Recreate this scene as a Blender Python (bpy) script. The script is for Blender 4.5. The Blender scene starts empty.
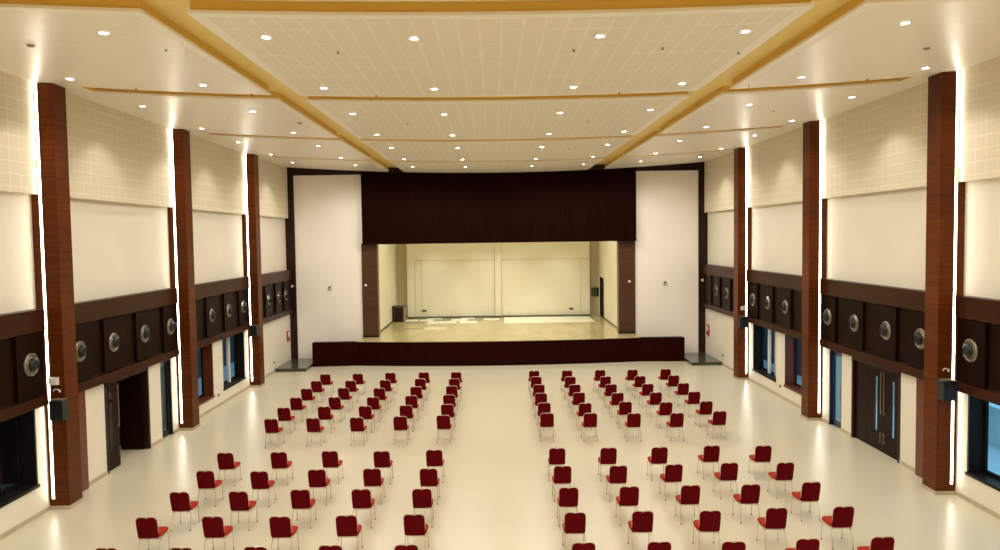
import bpy, bmesh, math, random
from mathutils import Vector, Matrix
random.seed(7)
S = bpy.context.scene
C = S.collection

# ---------------------------------------------------------------- materials
def srgb(r, g, b):
    f = lambda c: (c/255/12.92) if c/255 <= 0.04045 else ((c/255+0.055)/1.055)**2.4
    return (f(r), f(g), f(b), 1)

def mat(name, col, rough=0.5, metal=0.0, spec=0.5, emit=None, estr=0):
    m = bpy.data.materials.new(name); m.use_nodes = True
    b = m.node_tree.nodes['Principled BSDF']
    b.inputs['Base Color'].default_value = col
    b.inputs['Roughness'].default_value = rough
    b.inputs['Metallic'].default_value = metal
    b.inputs['Specular IOR Level'].default_value = spec
    if emit:
        b.inputs['Emission Color'].default_value = emit
        b.inputs['Emission Strength'].default_value = estr
    return m

def noisy(m, c1, c2, scale=(1, 1, 1), nscale=4.0, detail=4, lo=0.3, hi=0.7, bump=0.0, rough=None):
    """mix two colours by a stretched noise in object space"""
    nt = m.node_tree; N = nt.nodes; L = nt.links; b = N['Principled BSDF']
    tc = N.new('ShaderNodeTexCoord'); mp = N.new('ShaderNodeMapping'); mp.inputs['Scale'].default_value = scale
    no = N.new('ShaderNodeTexNoise'); no.inputs['Scale'].default_value = nscale; no.inputs['Detail'].default_value = detail
    cr = N.new('ShaderNodeValToRGB')
    cr.color_ramp.elements[0].position = lo; cr.color_ramp.elements[0].color = c1
    cr.color_ramp.elements[1].position = hi; cr.color_ramp.elements[1].color = c2
    L.new(tc.outputs['Object'], mp.inputs[0]); L.new(mp.outputs[0], no.inputs['Vector'])
    L.new(no.outputs['Fac'], cr.inputs[0]); L.new(cr.outputs[0], b.inputs['Base Color'])
    if bump:
        bu = N.new('ShaderNodeBump'); bu.inputs['Strength'].default_value = bump; bu.inputs['Distance'].default_value = 0.01
        L.new(no.outputs['Fac'], bu.inputs['Height']); L.new(bu.outputs[0], b.inputs['Normal'])
    return m

def wood(name, c1, c2, grain='z', rough=0.25, panel=None, spec=0.5):
    """veneer: long grain + large sheets of slightly different tone"""
    m = mat(name, c1, rough, spec=spec)
    nt = m.node_tree; N = nt.nodes; L = nt.links; b = N['Principled BSDF']
    tc = N.new('ShaderNodeTexCoord'); mp = N.new('ShaderNodeMapping')
    mp.inputs['Scale'].default_value = {'z': (14, 14, .6), 'y': (14, .6, 14), 'x': (.6, 14, 14), 'h': (.8, .8, 12)}[grain]
    no = N.new('ShaderNodeTexNoise'); no.inputs['Scale'].default_value = 1.6; no.inputs['Detail'].default_value = 6
    no.inputs['Distortion'].default_value = .4
    cr = N.new('ShaderNodeValToRGB')
    cr.color_ramp.elements[0].position = .3; cr.color_ramp.elements[0].color = c1
    cr.color_ramp.elements[1].position = .72; cr.color_ramp.elements[1].color = c2
    L.new(tc.outputs['Object'], mp.inputs[0]); L.new(mp.outputs[0], no.inputs['Vector']); L.new(no.outputs['Fac'], cr.inputs[0])
    out = cr.outputs[0]
    if panel:
        m2 = N.new('ShaderNodeMapping'); m2.inputs['Scale'].default_value = panel
        fl = N.new('ShaderNodeVectorMath'); fl.operation = 'FLOOR'
        wn = N.new('ShaderNodeTexWhiteNoise'); wn.noise_dimensions = '3D'
        mr = N.new('ShaderNodeMapRange'); mr.inputs['To Min'].default_value = .72; mr.inputs['To Max'].default_value = 1.2
        mx = N.new('ShaderNodeMix'); mx.data_type = 'RGBA'; mx.blend_type = 'MULTIPLY'; mx.inputs['Factor'].default_value = 1
        L.new(tc.outputs['Object'], m2.inputs[0]); L.new(m2.outputs[0], fl.inputs[0]); L.new(fl.outputs[0], wn.inputs['Vector'])
        L.new(wn.outputs['Value'], mr.inputs['Value']); L.new(out, mx.inputs[6]); L.new(mr.outputs[0], mx.inputs[7])
        out = mx.outputs[2]
    L.new(out, b.inputs['Base Color'])
    return m

def grid_mat(name, base, seam, holes, cell, axes, width=.05, rough=.6, spec=.3):
    """acoustic panel: pale seams on a cell grid, rows of tiny perforations"""
    m = mat(name, base, rough, spec=spec)
    nt = m.node_tree; N = nt.nodes; L = nt.links; b = N['Principled BSDF']
    def math_(op, a, v=None, w=None):
        n = N.new('ShaderNodeMath'); n.operation = op
        for i, x in enumerate((a, v, w)):
            if x is None: continue
            if isinstance(x, (int, float)): n.inputs[i].default_value = x
            else: L.new(x, n.inputs[i])
        return n.outputs[0]
    tc = N.new('ShaderNodeTexCoord'); sp = N.new('ShaderNodeSeparateXYZ'); L.new(tc.outputs['Object'], sp.inputs[0])
    seams = []
    for ax, cs in zip(axes, cell):
        u = math_('DIVIDE', sp.outputs[ax], cs)
        fr = math_('FRACT', u)
        d = math_('ABSOLUTE', math_('SUBTRACT', fr, .5))
        mr = N.new('ShaderNodeMapRange'); mr.inputs['From Min'].default_value = .5-width/cs*.5-.02; mr.inputs['From Max'].default_value = .5-width/cs*.5+.02
        L.new(d, mr.inputs['Value']); seams.append(mr.outputs[0])
    s = math_('MAXIMUM', seams[0], seams[1])
    no = N.new('ShaderNodeTexNoise'); no.inputs['Scale'].default_value = 1.3; no.inputs['Detail'].default_value = 2
    L.new(tc.outputs['Object'], no.inputs['Vector'])
    fade = N.new('ShaderNodeMapRange'); fade.inputs['From Min'].default_value = .35; fade.inputs['From Max'].default_value = .62
    fade.inputs['To Min'].default_value = .45
    L.new(no.outputs['Fac'], fade.inputs['Value'])
    sf = math_('MULTIPLY', s, fade.outputs[0])
    # perforation slots
    p1 = math_('GREATER_THAN', math_('FRACT', math_('MULTIPLY', sp.outputs[axes[1]], 1/.09)), .62)
    m1 = N.new('ShaderNodeMix'); m1.data_type = 'RGBA'; m1.inputs[6].default_value = base; m1.inputs[7].default_value = holes
    L.new(math_('MULTIPLY', p1, .6), m1.inputs['Factor'])
    m2 = N.new('ShaderNodeMix'); m2.data_type = 'RGBA'; m2.inputs[7].default_value = seam
    L.new(m1.outputs[2], m2.inputs[6]); L.new(sf, m2.inputs['Factor'])
    L.new(m2.outputs[2], b.inputs['Base Color'])
    return m

M = {}
M['plaster'] = noisy(mat('plaster', srgb(222, 215, 197), .6, spec=.3), srgb(220, 213, 194), srgb(226, 219, 201), nscale=.7)
M['plaster_low'] = mat('plaster_low', srgb(236, 228, 210), .55, spec=.3)
M['front_panel'] = noisy(mat('front_panel', srgb(247, 240, 230), .6, spec=.3), srgb(245, 238, 227), srgb(249, 242, 232), nscale=.5)
M['stage_wall'] = noisy(mat('stage_wall', srgb(236, 230, 206), .6, spec=.3), srgb(234, 228, 203), srgb(239, 233, 209), nscale=.5)
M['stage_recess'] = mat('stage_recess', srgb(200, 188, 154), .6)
M['ceil'] = mat('ceil', srgb(245, 238, 222), .42, spec=.5)
M['ceil_centre'] = grid_mat('ceil_centre', srgb(238, 229, 212), srgb(245, 238, 224), srgb(228, 218, 197), (.36, .9), (0, 1), width=.06, rough=.5)
M['ceil_side'] = grid_mat('ceil_side', srgb(243, 235, 221), srgb(246, 239, 226), srgb(236, 227, 210), (.9, .36), (0, 1), width=.05, rough=.35, spec=.5)
M['wall_grid'] = grid_mat('wall_grid', srgb(222, 212, 186), srgb(232, 223, 200), srgb(218, 207, 180), (.38, .29), (1, 2), width=.04, rough=.6)
M['ochre'] = mat('ochre', srgb(240, 212, 130), .5, spec=.3)  # warm cove light put into the base colour; no strip lights inside
M['ochre_edge'] = mat('ochre_edge', srgb(232, 190, 92), .5, spec=.3)
M['wood'] = wood('wood', srgb(78, 34, 7), srgb(102, 50, 14), 'h', .35, spec=.12, panel=(.01, .01, .43))
M['wood_band'] = wood('wood_band', srgb(44, 19, 6), srgb(64, 30, 11), 'h', .35, spec=.12)
M['wood_panel'] = wood('wood_panel', srgb(18, 8, 4), srgb(32, 14, 7), 'z', .4, spec=.05)
M['wood_header'] = wood('wood_header', srgb(20, 3, 1), srgb(36, 8, 3), 'z', .6, spec=.03)
M['wood_apron'] = wood('wood_apron', srgb(28, 3, 2), srgb(42, 6, 3), 'z', .5, spec=.04)
M['wood_column'] = wood('wood_column', srgb(56, 30, 13), srgb(90, 54, 28), 'h', .35)
M['wood_dark'] = wood('wood_dark', srgb(32, 15, 9), srgb(46, 22, 13), 'z', .4, spec=.25)
M['jamb'] = wood('jamb', srgb(80, 38, 18), srgb(112, 56, 28), 'z', .3)
M['dark_frame'] = mat('dark_frame', srgb(20, 16, 14), .5, spec=.15)
M['white_frame'] = mat('white_frame', srgb(205, 200, 190), .4)
M['skirting'] = noisy(mat('skirting', srgb(176, 164, 138), .3), srgb(168, 156, 130), srgb(186, 174, 148), nscale=3)
M['granite'] = noisy(mat('granite', srgb(62, 66, 54), .15), srgb(52, 56, 46), srgb(84, 86, 72), nscale=20)
M['floor'] = noisy(mat('floor', srgb(201, 193, 168), .3, spec=.45), srgb(198, 190, 165), srgb(204, 196, 172), nscale=.25, detail=2)
M['stage_floor'] = noisy(mat('stage_floor', srgb(178, 166, 122), .2, spec=.6), srgb(168, 154, 108), srgb(188, 176, 130), scale=(1, .3, 1), nscale=1.2)
M['pale_patch'] = mat('pale_patch', srgb(238, 232, 208), .3)
M['grey_patch'] = mat('grey_patch', srgb(138, 136, 106), .3)
M['led'] = mat('led', (1, 1, 1, 1), .5, emit=(1, .93, .80, 1), estr=19)
M['lens'] = mat('lens', (1, 1, 1, 1), .5, emit=(1, .95, .85, 1), estr=30)
M['white'] = mat('white', srgb(230, 226, 216), .4)
M['ring'] = mat('ring', srgb(150, 146, 130), .3, metal=.85)
M['nozzle_ball'] = mat('nozzle_ball', srgb(26, 24, 20), .35, spec=.3)
M['black'] = mat('black', srgb(12, 11, 10), .5)
M['dark_green'] = mat('dark_green', srgb(24, 34, 28), .5)
M['sensor'] = mat('sensor', srgb(150, 140, 120), .5)
M['brass'] = mat('brass', srgb(120, 96, 60), .35, metal=.7)
M['chrome'] = mat('chrome', srgb(214, 202, 178), .4, metal=1)
M['maroon'] = noisy(mat('maroon', srgb(104, 2, 14), .9, spec=.1), srgb(84, 0, 6), srgb(98, 2, 12), nscale=60, detail=2)
M['seat_red'] = noisy(mat('seat_red', srgb(188, 44, 28), .8, spec=.2), srgb(146, 30, 12), srgb(162, 40, 18), nscale=60, detail=2)
M['red'] = mat('red', srgb(190, 40, 25), .5)
M['handle'] = mat('handle', srgb(150, 138, 112), .35, metal=.8)
M['door'] = wood('door', srgb(20, 8, 5), srgb(34, 15, 9), 'z', .35, spec=.08)
M['blue_frame'] = mat('blue_frame', srgb(22, 34, 62), .3)
M['concrete'] = noisy(mat('concrete', srgb(214, 226, 230), .6), srgb(190, 212, 220), srgb(236, 240, 242), nscale=.8)
M['outer_dark'] = mat('outer_dark', srgb(26, 42, 32), .8)
M['outer_blue'] = noisy(mat('outer_blue', srgb(50, 76, 90), .8), srgb(40, 62, 76), srgb(62, 92, 106), nscale=.6)
M['lino'] = mat('lino', srgb(150, 140, 118), .3)

g = bpy.data.materials.new('glass'); g.use_nodes = True
nt = g.node_tree; nt.nodes.clear()
o_ = nt.nodes.new('ShaderNodeOutputMaterial'); tr = nt.nodes.new('ShaderNodeBsdfTransparent'); gl = nt.nodes.new('ShaderNodeBsdfGlossy')
tr.inputs[0].default_value = (.75, .85, .88, 1); gl.inputs['Roughness'].default_value = .03
fr = nt.nodes.new('ShaderNodeFresnel'); fr.inputs[0].default_value = 1.45; mx = nt.nodes.new('ShaderNodeMixShader')
ge = nt.nodes.new('ShaderNodeNewGeometry'); mu = nt.nodes.new('ShaderNodeMath'); mu.operation = 'MULTIPLY_ADD'; mu.inputs[1].default_value = -1; mu.inputs[2].default_value = 1
nt.links.new(ge.outputs['Backfacing'], mu.inputs[0]); m2_ = nt.nodes.new('ShaderNodeMath'); m2_.operation = 'MULTIPLY'
nt.links.new(mu.outputs[0], m2_.inputs[0]); nt.links.new(fr.outputs[0], m2_.inputs[1]); nt.links.new(m2_.outputs[0], mx.inputs[0]); nt.links.new(tr.outputs[0], mx.inputs[1]); nt.links.new(gl.outputs[0], mx.inputs[2]); nt.links.new(mx.outputs[0], o_.inputs[0])
M['glass'] = g

# ---------------------------------------------------------------- helpers
def box(bm, x0, x1, y0, y1, z0, z1):
    if x0 > x1: x0, x1 = x1, x0
    if y0 > y1: y0, y1 = y1, y0
    if z0 > z1: z0, z1 = z1, z0
    v = [bm.verts.new(p) for p in ((x0,y0,z0),(x1,y0,z0),(x1,y1,z0),(x0,y1,z0),(x0,y0,z1),(x1,y0,z1),(x1,y1,z1),(x0,y1,z1))]
    for f in ((3,2,1,0),(4,5,6,7),(0,1,5,4),(1,2,6,5),(2,3,7,6),(3,0,4,7)): bm.faces.new([v[i] for i in f])
    return v

def bevel(bm, w, seg=2):
    es = [e for e in bm.edges if len(e.link_faces) == 2 and e.calc_face_angle(0) > .5]
    bmesh.ops.bevel(bm, geom=es, offset=w, segments=seg, affect='EDGES', profile=.5)

def tube(bm, pts, r, n=8):
    pts = [Vector(p) for p in pts]; rings = []
    ref = None
    for i, p in enumerate(pts):
        a = pts[max(i-1, 0)]; b = pts[min(i+1, len(pts)-1)]; t = (b-a).normalized()
        if ref is None:
            ref = Vector((1, 0, 0)) if abs(t.x) < .8 else Vector((0, 1, 0))
        u = (ref - t*ref.dot(t)).normalized(); w = t.cross(u); ref = u
        rings.append([bm.verts.new(p+(u*math.cos(k*2*math.pi/n)+w*math.sin(k*2*math.pi/n))*r) for k in range(n)])
    for i in range(len(rings)-1):
        for k in range(n):
            bm.faces.new((rings[i][k], rings[i][(k+1) % n], rings[i+1][(k+1) % n], rings[i+1][k]))
    bm.faces.new(rings[0][::-1]); bm.faces.new(rings[-1])

def lathe(bm, prof, axis, origin, n=28, cap0=True, cap1=True):
    """prof: list of (radius, height along axis)"""
    a = Vector(axis).normalized(); ref = Vector((0, 0, 1)) if abs(a.z) < .9 else Vector((1, 0, 0))
    u = a.cross(ref).normalized(); w = a.cross(u); o = Vector(origin); rings = []
    for r, h in prof:
        rings.append([bm.verts.new(o+a*h+(u*math.cos(k*2*math.pi/n)+w*math.sin(k*2*math.pi/n))*max(r, 1e-4)) for k in range(n)])
    for i in range(len(rings)-1):
        for k in range(n):
            bm.faces.new((rings[i][k], rings[i][(k+1) % n], rings[i+1][(k+1) % n], rings[i+1][k]))
    if cap0: bm.faces.new(rings[0][::-1])
    if cap1: bm.faces.new(rings[-1])

def obj(name, bm, m, parent=None, smooth=False, recalc=True):
    if recalc: bmesh.ops.recalc_face_normals(bm, faces=bm.faces)
    me = bpy.data.meshes.new(name); bm.to_mesh(me); bm.free()
    if isinstance(m, (list, tuple)):
        for k in m: me.materials.append(M[k])
    else: me.materials.append(M[m])
    o = bpy.data.objects.new(name, me); C.objects.link(o)
    if smooth:
        for p in me.polygons: p.use_smooth = True
        me.set_sharp_from_angle(angle=math.radians(40))
    if parent:
        o.parent = parent
        # meshes are written in world space unless the parent has an origin of its own
        o.matrix_parent_inverse = Matrix.Identity(4)
        o.location = (0, 0, 0) if (parent.get('_local') or parent.parent) else -parent.location
    return o

def tag(o, label, cat, group=None, kind=None):
    o['label'] = label; o['category'] = cat
    if group: o['group'] = group
    if kind: o['kind'] = kind
    return o

def thing(name, loc, label, cat, group=None, local=False):
    o = bpy.data.objects.new(name, None); C.objects.link(o); o.location = loc; o.empty_display_size = .1
    if local: o['_local'] = 1
    return tag(o, label, cat, group)

def struct(name, bm, m, parent=None, **k):
    o = obj(name, bm, m, parent, **k)
    if parent is None: o['kind'] = 'structure'
    return o

def bb(*boxes, bev=0, seg=2):
    bm = bmesh.new()
    for b in boxes: box(bm, *b)
    if bev: bevel(bm, bev, seg)
    return bm

def dup(root, loc, label=None, group=None):
    r = root.copy(); C.objects.link(r); r.location = loc
    if label: r['label'] = label
    if group: r['group'] = group
    for ch in list(root.children):
        c = ch.copy(); C.objects.link(c); c.parent = r
        for gch in ch.children:
            d = gch.copy(); C.objects.link(d); d.parent = c
    return r

ORD = ['first', 'second', 'third', 'fourth', 'fifth', 'sixth', 'seventh', 'eighth', 'ninth', 'tenth', 'eleventh']

# ---------------------------------------------------------------- dimensions
YB = -9.0                       # wall behind the camera
YF = 40.1                       # front wall plane
XL, XU, XG, XB = 11.16, 11.28, 11.10, 11.0   # lower wall, plain upper wall, grid panels, wood band face
Z1, Z2, ZG = 2.64, 4.95, 7.70   # band bottom / top, grid bottom
PIL = [18.13, 25.66, 33.18]     # near faces of the pillars in view
PW = .57
HS = 1.27                       # stage height
def zc(x): return 9.95 + .0035*x*x

# ---------------------------------------------------------------- floor, walls, ceiling
struct('floor', bb((-12.2, 12.2, YB-.3, 51, -.2, 0)), 'floor')
# outdoors beyond the windows
# openings of the side walls: (y0, y1, z0)
OPEN = {1: [(12.4, 17.70, .68), (20.66, 23.50, 0), (24.22, 25.12, 0), (26.9, 29.02, .56), (29.92, 32.6, .56)],
        -1: [(12.4, 17.72, .74), (20.86, 23.52, 0), (24.38, 25.20, 0), (26.9, 28.95, .50), (29.98, 32.6, .54)]}
OT = {1: 2.62, -1: 2.62}
for s, side in ((-1, 'left'), (1, 'right')):
    bm = bmesh.new()
    y = YB
    for (a, b, z0) in OPEN[s]:
        box(bm, s*XL, s*(XL+.42), y, a, 0, Z1)
        if z0 > 0: box(bm, s*XL, s*(XL+.42), a, b, 0, z0)
        y = b
    box(bm, s*XL, s*(XL+.42), y, 51, 0, Z1)
    struct('wall_'+side, bm, 'plaster')
    struct('wall_upper_'+side, bb((s*XU, s*(XL+.42), YB, 51, Z1, 10.6)), 'plaster')
    # skirting
    bm = bmesh.new(); y = YB
    for (a, b, z0) in OPEN[s]:
        if z0 == 0:
            box(bm, s*(XL-.02), s*(XL+.01), y, a, 0, .11); y = b
    box(bm, s*(XL-.02), s*(XL+.01), y, 40.0, 0, .11)
    for p in PIL: pass
    struct('baseboard_'+side, bm, 'skirting')
struct('wall_back', bb((-11.6, 11.6, YB-.3, YB, 0, 10.6)), 'plaster')

def curved_slab(bm, x0, x1, y0, y1, h, n=12, zoff=0.0):
    """curved slab whose underside follows zc"""
    lo = [[bm.verts.new((x0+(x1-x0)*i/n, y, zc(x0+(x1-x0)*i/n)+zoff)) for i in range(n+1)] for y in (y0, y1)]
    hi = [[bm.verts.new((x0+(x1-x0)*i/n, y, zc(x0+(x1-x0)*i/n)+zoff+h)) for i in range(n+1)] for y in (y0, y1)]
    for i in range(n):
        f = bm.faces.new((lo[0][i], lo[0][i+1], lo[1][i+1], lo[1][i])); f.material_index = 0
        f = bm.faces.new((hi[0][i], hi[1][i], hi[1][i+1], hi[0][i+1])); f.material_index = 1
        f = bm.faces.new((lo[0][i], hi[0][i], hi[0][i+1], lo[0][i+1])); f.material_index = 1
        f = bm.faces.new((lo[1][i], lo[1][i+1], hi[1][i+1], hi[1][i])); f.material_index = 1
    f = bm.faces.new((lo[0][0], lo[1][0], hi[1][0], hi[0][0])); f.material_index = 1
    f = bm.faces.new((lo[0][n], hi[0][n], hi[1][n], lo[1][n])); f.material_index = 1
HR = .21                        # depth of the coves
bm = bmesh.new(); curved_slab(bm, -11.5, 11.5, YB, 40.3, .12, 40, HR+.001)
struct('ceiling', bm, ['ochre', 'ochre'])
# suspended panels: bays between the cross coves
JN = [(-8.98, -3.45), (-2.75, 3.65), (4.35, 11.05), (11.75, 18.47), (19.12, 26.40), (27.0, 33.72), (34.3, 39.66)]
bayname = ['in the rearmost bay', 'in the bay behind the viewer', 'in the bay overhead', 'in the front bay over the nearest chairs',
           'in the second bay counted from the front', 'in the third bay, halfway down the hall', 'in the last bay before the stage']
for k, (a, b) in enumerate(JN):
    for nm, x0, x1, mm, lab in (('left', -11.2, -5.56, 'ceil_side', 'cream side ceiling panel along the left wall, '),
                            ('centre', -4.86, 4.86, 'ceil_centre', 'broad perforated beige centre ceiling panel, '),
                            ('right', 5.66, 11.2, 'ceil_side', 'cream side ceiling panel along the right wall, ')):
        bm = bmesh.new()
        bd = .22
        # border frame of plain board and the perforated field inside it
        curved_slab(bm, x0, x1, a, b, .05, 18)
        t = thing('ceiling_panel', ((x0+x1)/2, (a+b)/2, zc((x0+x1)/2)), lab+bayname[k], 'ceiling panel', 'suspended ceiling panels')
        obj('panel_board', bm, ['ceil', 'ceil'], t)
        bm = bmesh.new(); curved_slab(bm, x0+.04, x1-.04, a+.05, b-.05, HR-.05, 18, .05)
        obj('ochre_upstand', bm, ['ochre_edge', 'ochre_edge'], t)
        bm = bmesh.new(); curved_slab(bm, x0+bd, x1-bd, a+bd, b-bd, .004, 18, -.004)
        obj('perforated_field', bm, [mm, mm], t)
# closed strip along the side walls between side panels (the cross coves stop short of the walls)
for s, side in ((-1, 'left'), (1, 'right')):
    bm = bmesh.new()
    for k in range(len(JN)-1):
        x0, x1 = sorted((s*10.15, s*11.2)); curved_slab(bm, x0, x1, JN[k][1], JN[k+1][0], HR, 4)
    struct('trim_1' if s < 0 else 'trim_2', bm, ['ceil', 'ochre_edge'])

# grid panels high on the side walls
gb = [(YB, 10.6), (10.6+PW, 18.10), (18.13+PW, 25.63), (25.66+PW, 33.15), (33.18+PW, 40.0)]
gn = ['behind the viewer', 'nearest bay, before the first pillar', 'between the first and second pillars', 'between the second and third pillars', 'between the third pillar and the stage']
for s, side in ((-1, 'left'), (1, 'right')):
    for (a, b), n in zip(gb, gn):
        o = obj('acoustic_panel', bb((s*XG, s*(XU-.004), a, b, ZG, zc(11.1)+.01)), 'wall_grid')
        tag(o, 'beige gridded acoustic panel high on %s wall, %s' % (side, n), 'acoustic panel', 'gridded panels high on the side walls')

# ---------------------------------------------------------------- pillars with light strips
pn = ['nearest', 'middle', 'farthest']
for s, side in ((-1, 'left'), (1, 'right')):
    for k, y in enumerate([10.6]+PIL):
        lab = ('tall wooden pillar on the %s wall, %s of three in view' % (side, pn[k-1])) if k else 'tall wooden pillar on the %s wall, outside the picture' % side
        t = thing('pillar', (s*11.0, y+PW/2, 0), lab, 'pillar', 'wooden pillars along the %s wall' % side)
        obj('shaft', bb((s*10.67, s*11.30, y, y+PW, .0, zc(10.7)-.01), bev=.05, seg=3), 'wood', t)
        obj('plinth', bb((s*10.65, s*11.20, y-.02, y+PW+.02, 0, .09), bev=.01), 'skirting', t)
        o = obj('light_strip', bb((s*11.022, s*11.067, y-.03, y-.001, .28, zc(11.05)-.03)), 'led', t)
        o['label'] = 'glowing white vertical light strip'
        obj('strip_channel', bb((s*11.0, s*11.015, y-.032, y, .26, zc(11.05)-.03), (s*11.075, s*11.09, y-.032, y, .26, zc(11.05)-.03)), 'handle', t)

# ---------------------------------------------------------------- wood band with recessed panels, and nozzles
NZ = {0: [12.3, 14.0, 15.7, 17.40], 1: [19.46, 21.20, 23.08, 24.93], 2: [28.60, 30.45, 32.20], 3: [35.85, 37.53, 39.0]}
bands = [(11.2, 18.0), (18.13+PW, 25.55), (25.66+PW, 33.05), (33.18+PW, 40.0)]
bn = ['before the nearest pillar', 'between nearest and middle pillars', 'between middle and farthest pillars', 'between the farthest pillar and the stage']
for s, side in ((-1, 'left'), (1, 'right')):
    for k, (a, b) in enumerate(bands):
        t = thing('wall_panelling', (s*XB, (a+b)/2, Z1), 'dark wooden wall panelling band on the %s wall, %s' % (side, bn[k]), 'wall panelling', 'wood bands on the side walls')
        obj('top_rail', bb((s*XB, s*XU, a, b, 4.43, Z2), bev=.012), 'wood_band', t)
        obj('bottom_rail', bb((s*XB, s*XU, a, b, Z1, 2.88), bev=.012), 'wood_band', t)
        obj('backing_board', bb((s*(XB+.11), s*XU, a+.02, b-.02, 2.88, 4.43)), 'wood_dark', t)
        obj('end_stile', bb((s*XB, s*XU, a, a+.1, 2.88, 4.43)), 'wood_band', t)
        obj('end_stile', bb((s*(XB+.03), s*XU, b-.06, b, 2.88, 4.43)), 'wood_band', t)
        prev = a+.1
        for y in NZ[k]:
            y0, y1 = max(y-.5, a+.12), min(y+.5, b-.07)
            if y0-prev > .12: obj('narrow_panel', bb((s*(XB+.085), s*(XB+.12), prev+.03, y0-.03, 2.93, 4.38), bev=.008), 'wood_panel', t)
            if y1 > y0: obj('nozzle_panel', bb((s*(XB+.015), s*(XB+.115), y0, y1, 2.91, 4.40), bev=.012), 'wood_panel', t)
            prev = y1
        if b-prev > .35: obj('narrow_panel', bb((s*(XB+.085), s*(XB+.12), prev+.03, b-.1, 2.93, 4.38), bev=.008), 'wood_panel', t)
for s, side in ((-1, 'left'), (1, 'right')):
    proto = None; cnt = 0
    ys = [17.40]+NZ[1]+NZ[2]+NZ[3][:2+(s < 0)]
    for y in ys:
        k = 0 if y < 18 else 1 if y < 26 else 2 if y < 34 else 3
        inb = [v for v in ys if (0 if v < 18 else 1 if v < 26 else 2 if v < 34 else 3) == k]; j = inb.index(y)
        if k == 0: lab = 'round grey air nozzle on the %s wall, nearest of all, before the first pillar' % side
        else: lab = '%s round grey air nozzle %s on the %s wall' % (ORD[j], bn[k], side)
        loc = (s*(XB+.015), min(y, 38.75), 3.70)
        if proto is None:
            t = thing('air_nozzle', loc, lab, 'air nozzle', 'round air nozzles on the %s wall' % side, local=True); proto = t
            bm = bmesh.new(); lathe(bm, [(.27, -.01), (.27, .025), (.25, .045), (.235, .04), (.222, .004), (.200, .004), (.198, .045), (.188, .055), (.172, .045), (.165, .0)], (-s, 0, 0), (0, 0, 0), 36, True, False)
            obj('flange', bm, 'ring', t, smooth=True)
            bm = bmesh.new(); pr = [(.168*math.cos(a), .03+.15*math.sin(a)) for a in [i*math.pi/2/8 for i in range(0, 6)]]
            lathe(bm, [(.168, -.005)]+pr+[(.112, .14), (.10, .06)], (-s, -.12, 0), (0, 0, 0), 32, True, False)
            nb_ = obj('nozzle_ball', bm, 'nozzle_ball', t, smooth=True)
            bm = bmesh.new(); lathe(bm, [(.110, .120), (.112, .143), (.04, .140)], (-s, -.12, 0), (0, 0, 0), 24, True, True)
            obj('throat', bm, 'black', nb_)
        else: dup(proto, loc, lab)

# ---------------------------------------------------------------- side wall openings: windows and doors
def window(n, s, a, b, z0, z1, style, bars, sill='wood_dark'):
    xg = XL+.36
    w = struct('window_%d' % n, bb((s*(XL+.005), s*(XL+.42), b-.05, b-.001, z0, z1), (s*(XL+.005), s*(XL+.42), a+.001, a+.05, z0, z1),
               (s*(XL-.03), s*(XL+.42), a-.02, b+.02, z0-.04, z0+.03), (s*(XL+.005), s*(XL+.42), a, b, z1-.05, z1-.001)), style)
    struct('window_frame', bb((s*xg, s*(xg+.06), a+.05, b-.05, z0+.03, z0+.11), (s*xg, s*(xg+.06), a+.05, b-.05, z1-.12, z1-.05),
               *[(s*xg, s*(xg+.06), y-.035, y+.035, z0+.1, z1-.1) for y in bars]), 'dark_frame', w)
    struct('window_pane', bb((s*(xg+.025), s*(xg+.035), a+.05, b-.05, z0+.08, z1-.08)), 'glass', w)
    return w
R, Lf = 1, -1
window(1, R, *OPEN[1][0][:2], OPEN[1][0][2], 2.62, 'dark_frame', [12.5, 15.0, 17.6])
w = window(2, R, *OPEN[1][3][:2], OPEN[1][3][2], 2.62, 'jamb', [27.0, 28.9])
w = window(3, R, *OPEN[1][4][:2], OPEN[1][4][2], 2.62, 'dark_frame', [30.05, 32.5])
o = obj('window_mullion', bb(((XL+.2), (XL+.30), 31.25, 31.38, .62, 2.55)), 'white_frame', w); o['label'] = 'pale metal sliding window mullion'
obj('window_mullion', bb(((XL+.24), (XL+.32), 30.62, 30.70, .62, 2.55)), 'white_frame', w)
window(4, Lf, *OPEN[-1][0][:2], OPEN[-1][0][2], 2.62, 'dark_frame', [12.5, 15.0, 16.9, 17.6])
window(5, Lf, *OPEN[-1][3][:2], OPEN[-1][3][2], 2.62, 'jamb', [27.0, 28.85])
w = window(6, Lf, *OPEN[-1][4][:2], OPEN[-1][4][2], 2.62, 'dark_frame', [30.1, 32.5])
o = obj('window_mullion', bb((-(XL+.2), -(XL+.30), 31.25, 31.40, .60, 2.55)), 'white_frame', w); o['label'] = 'pale metal sliding window mullion'
obj('window_mullion', bb((-(XL+.24), -(XL+.32), 30.62, 30.70, .60, 2.55)), 'white_frame', w)

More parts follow.
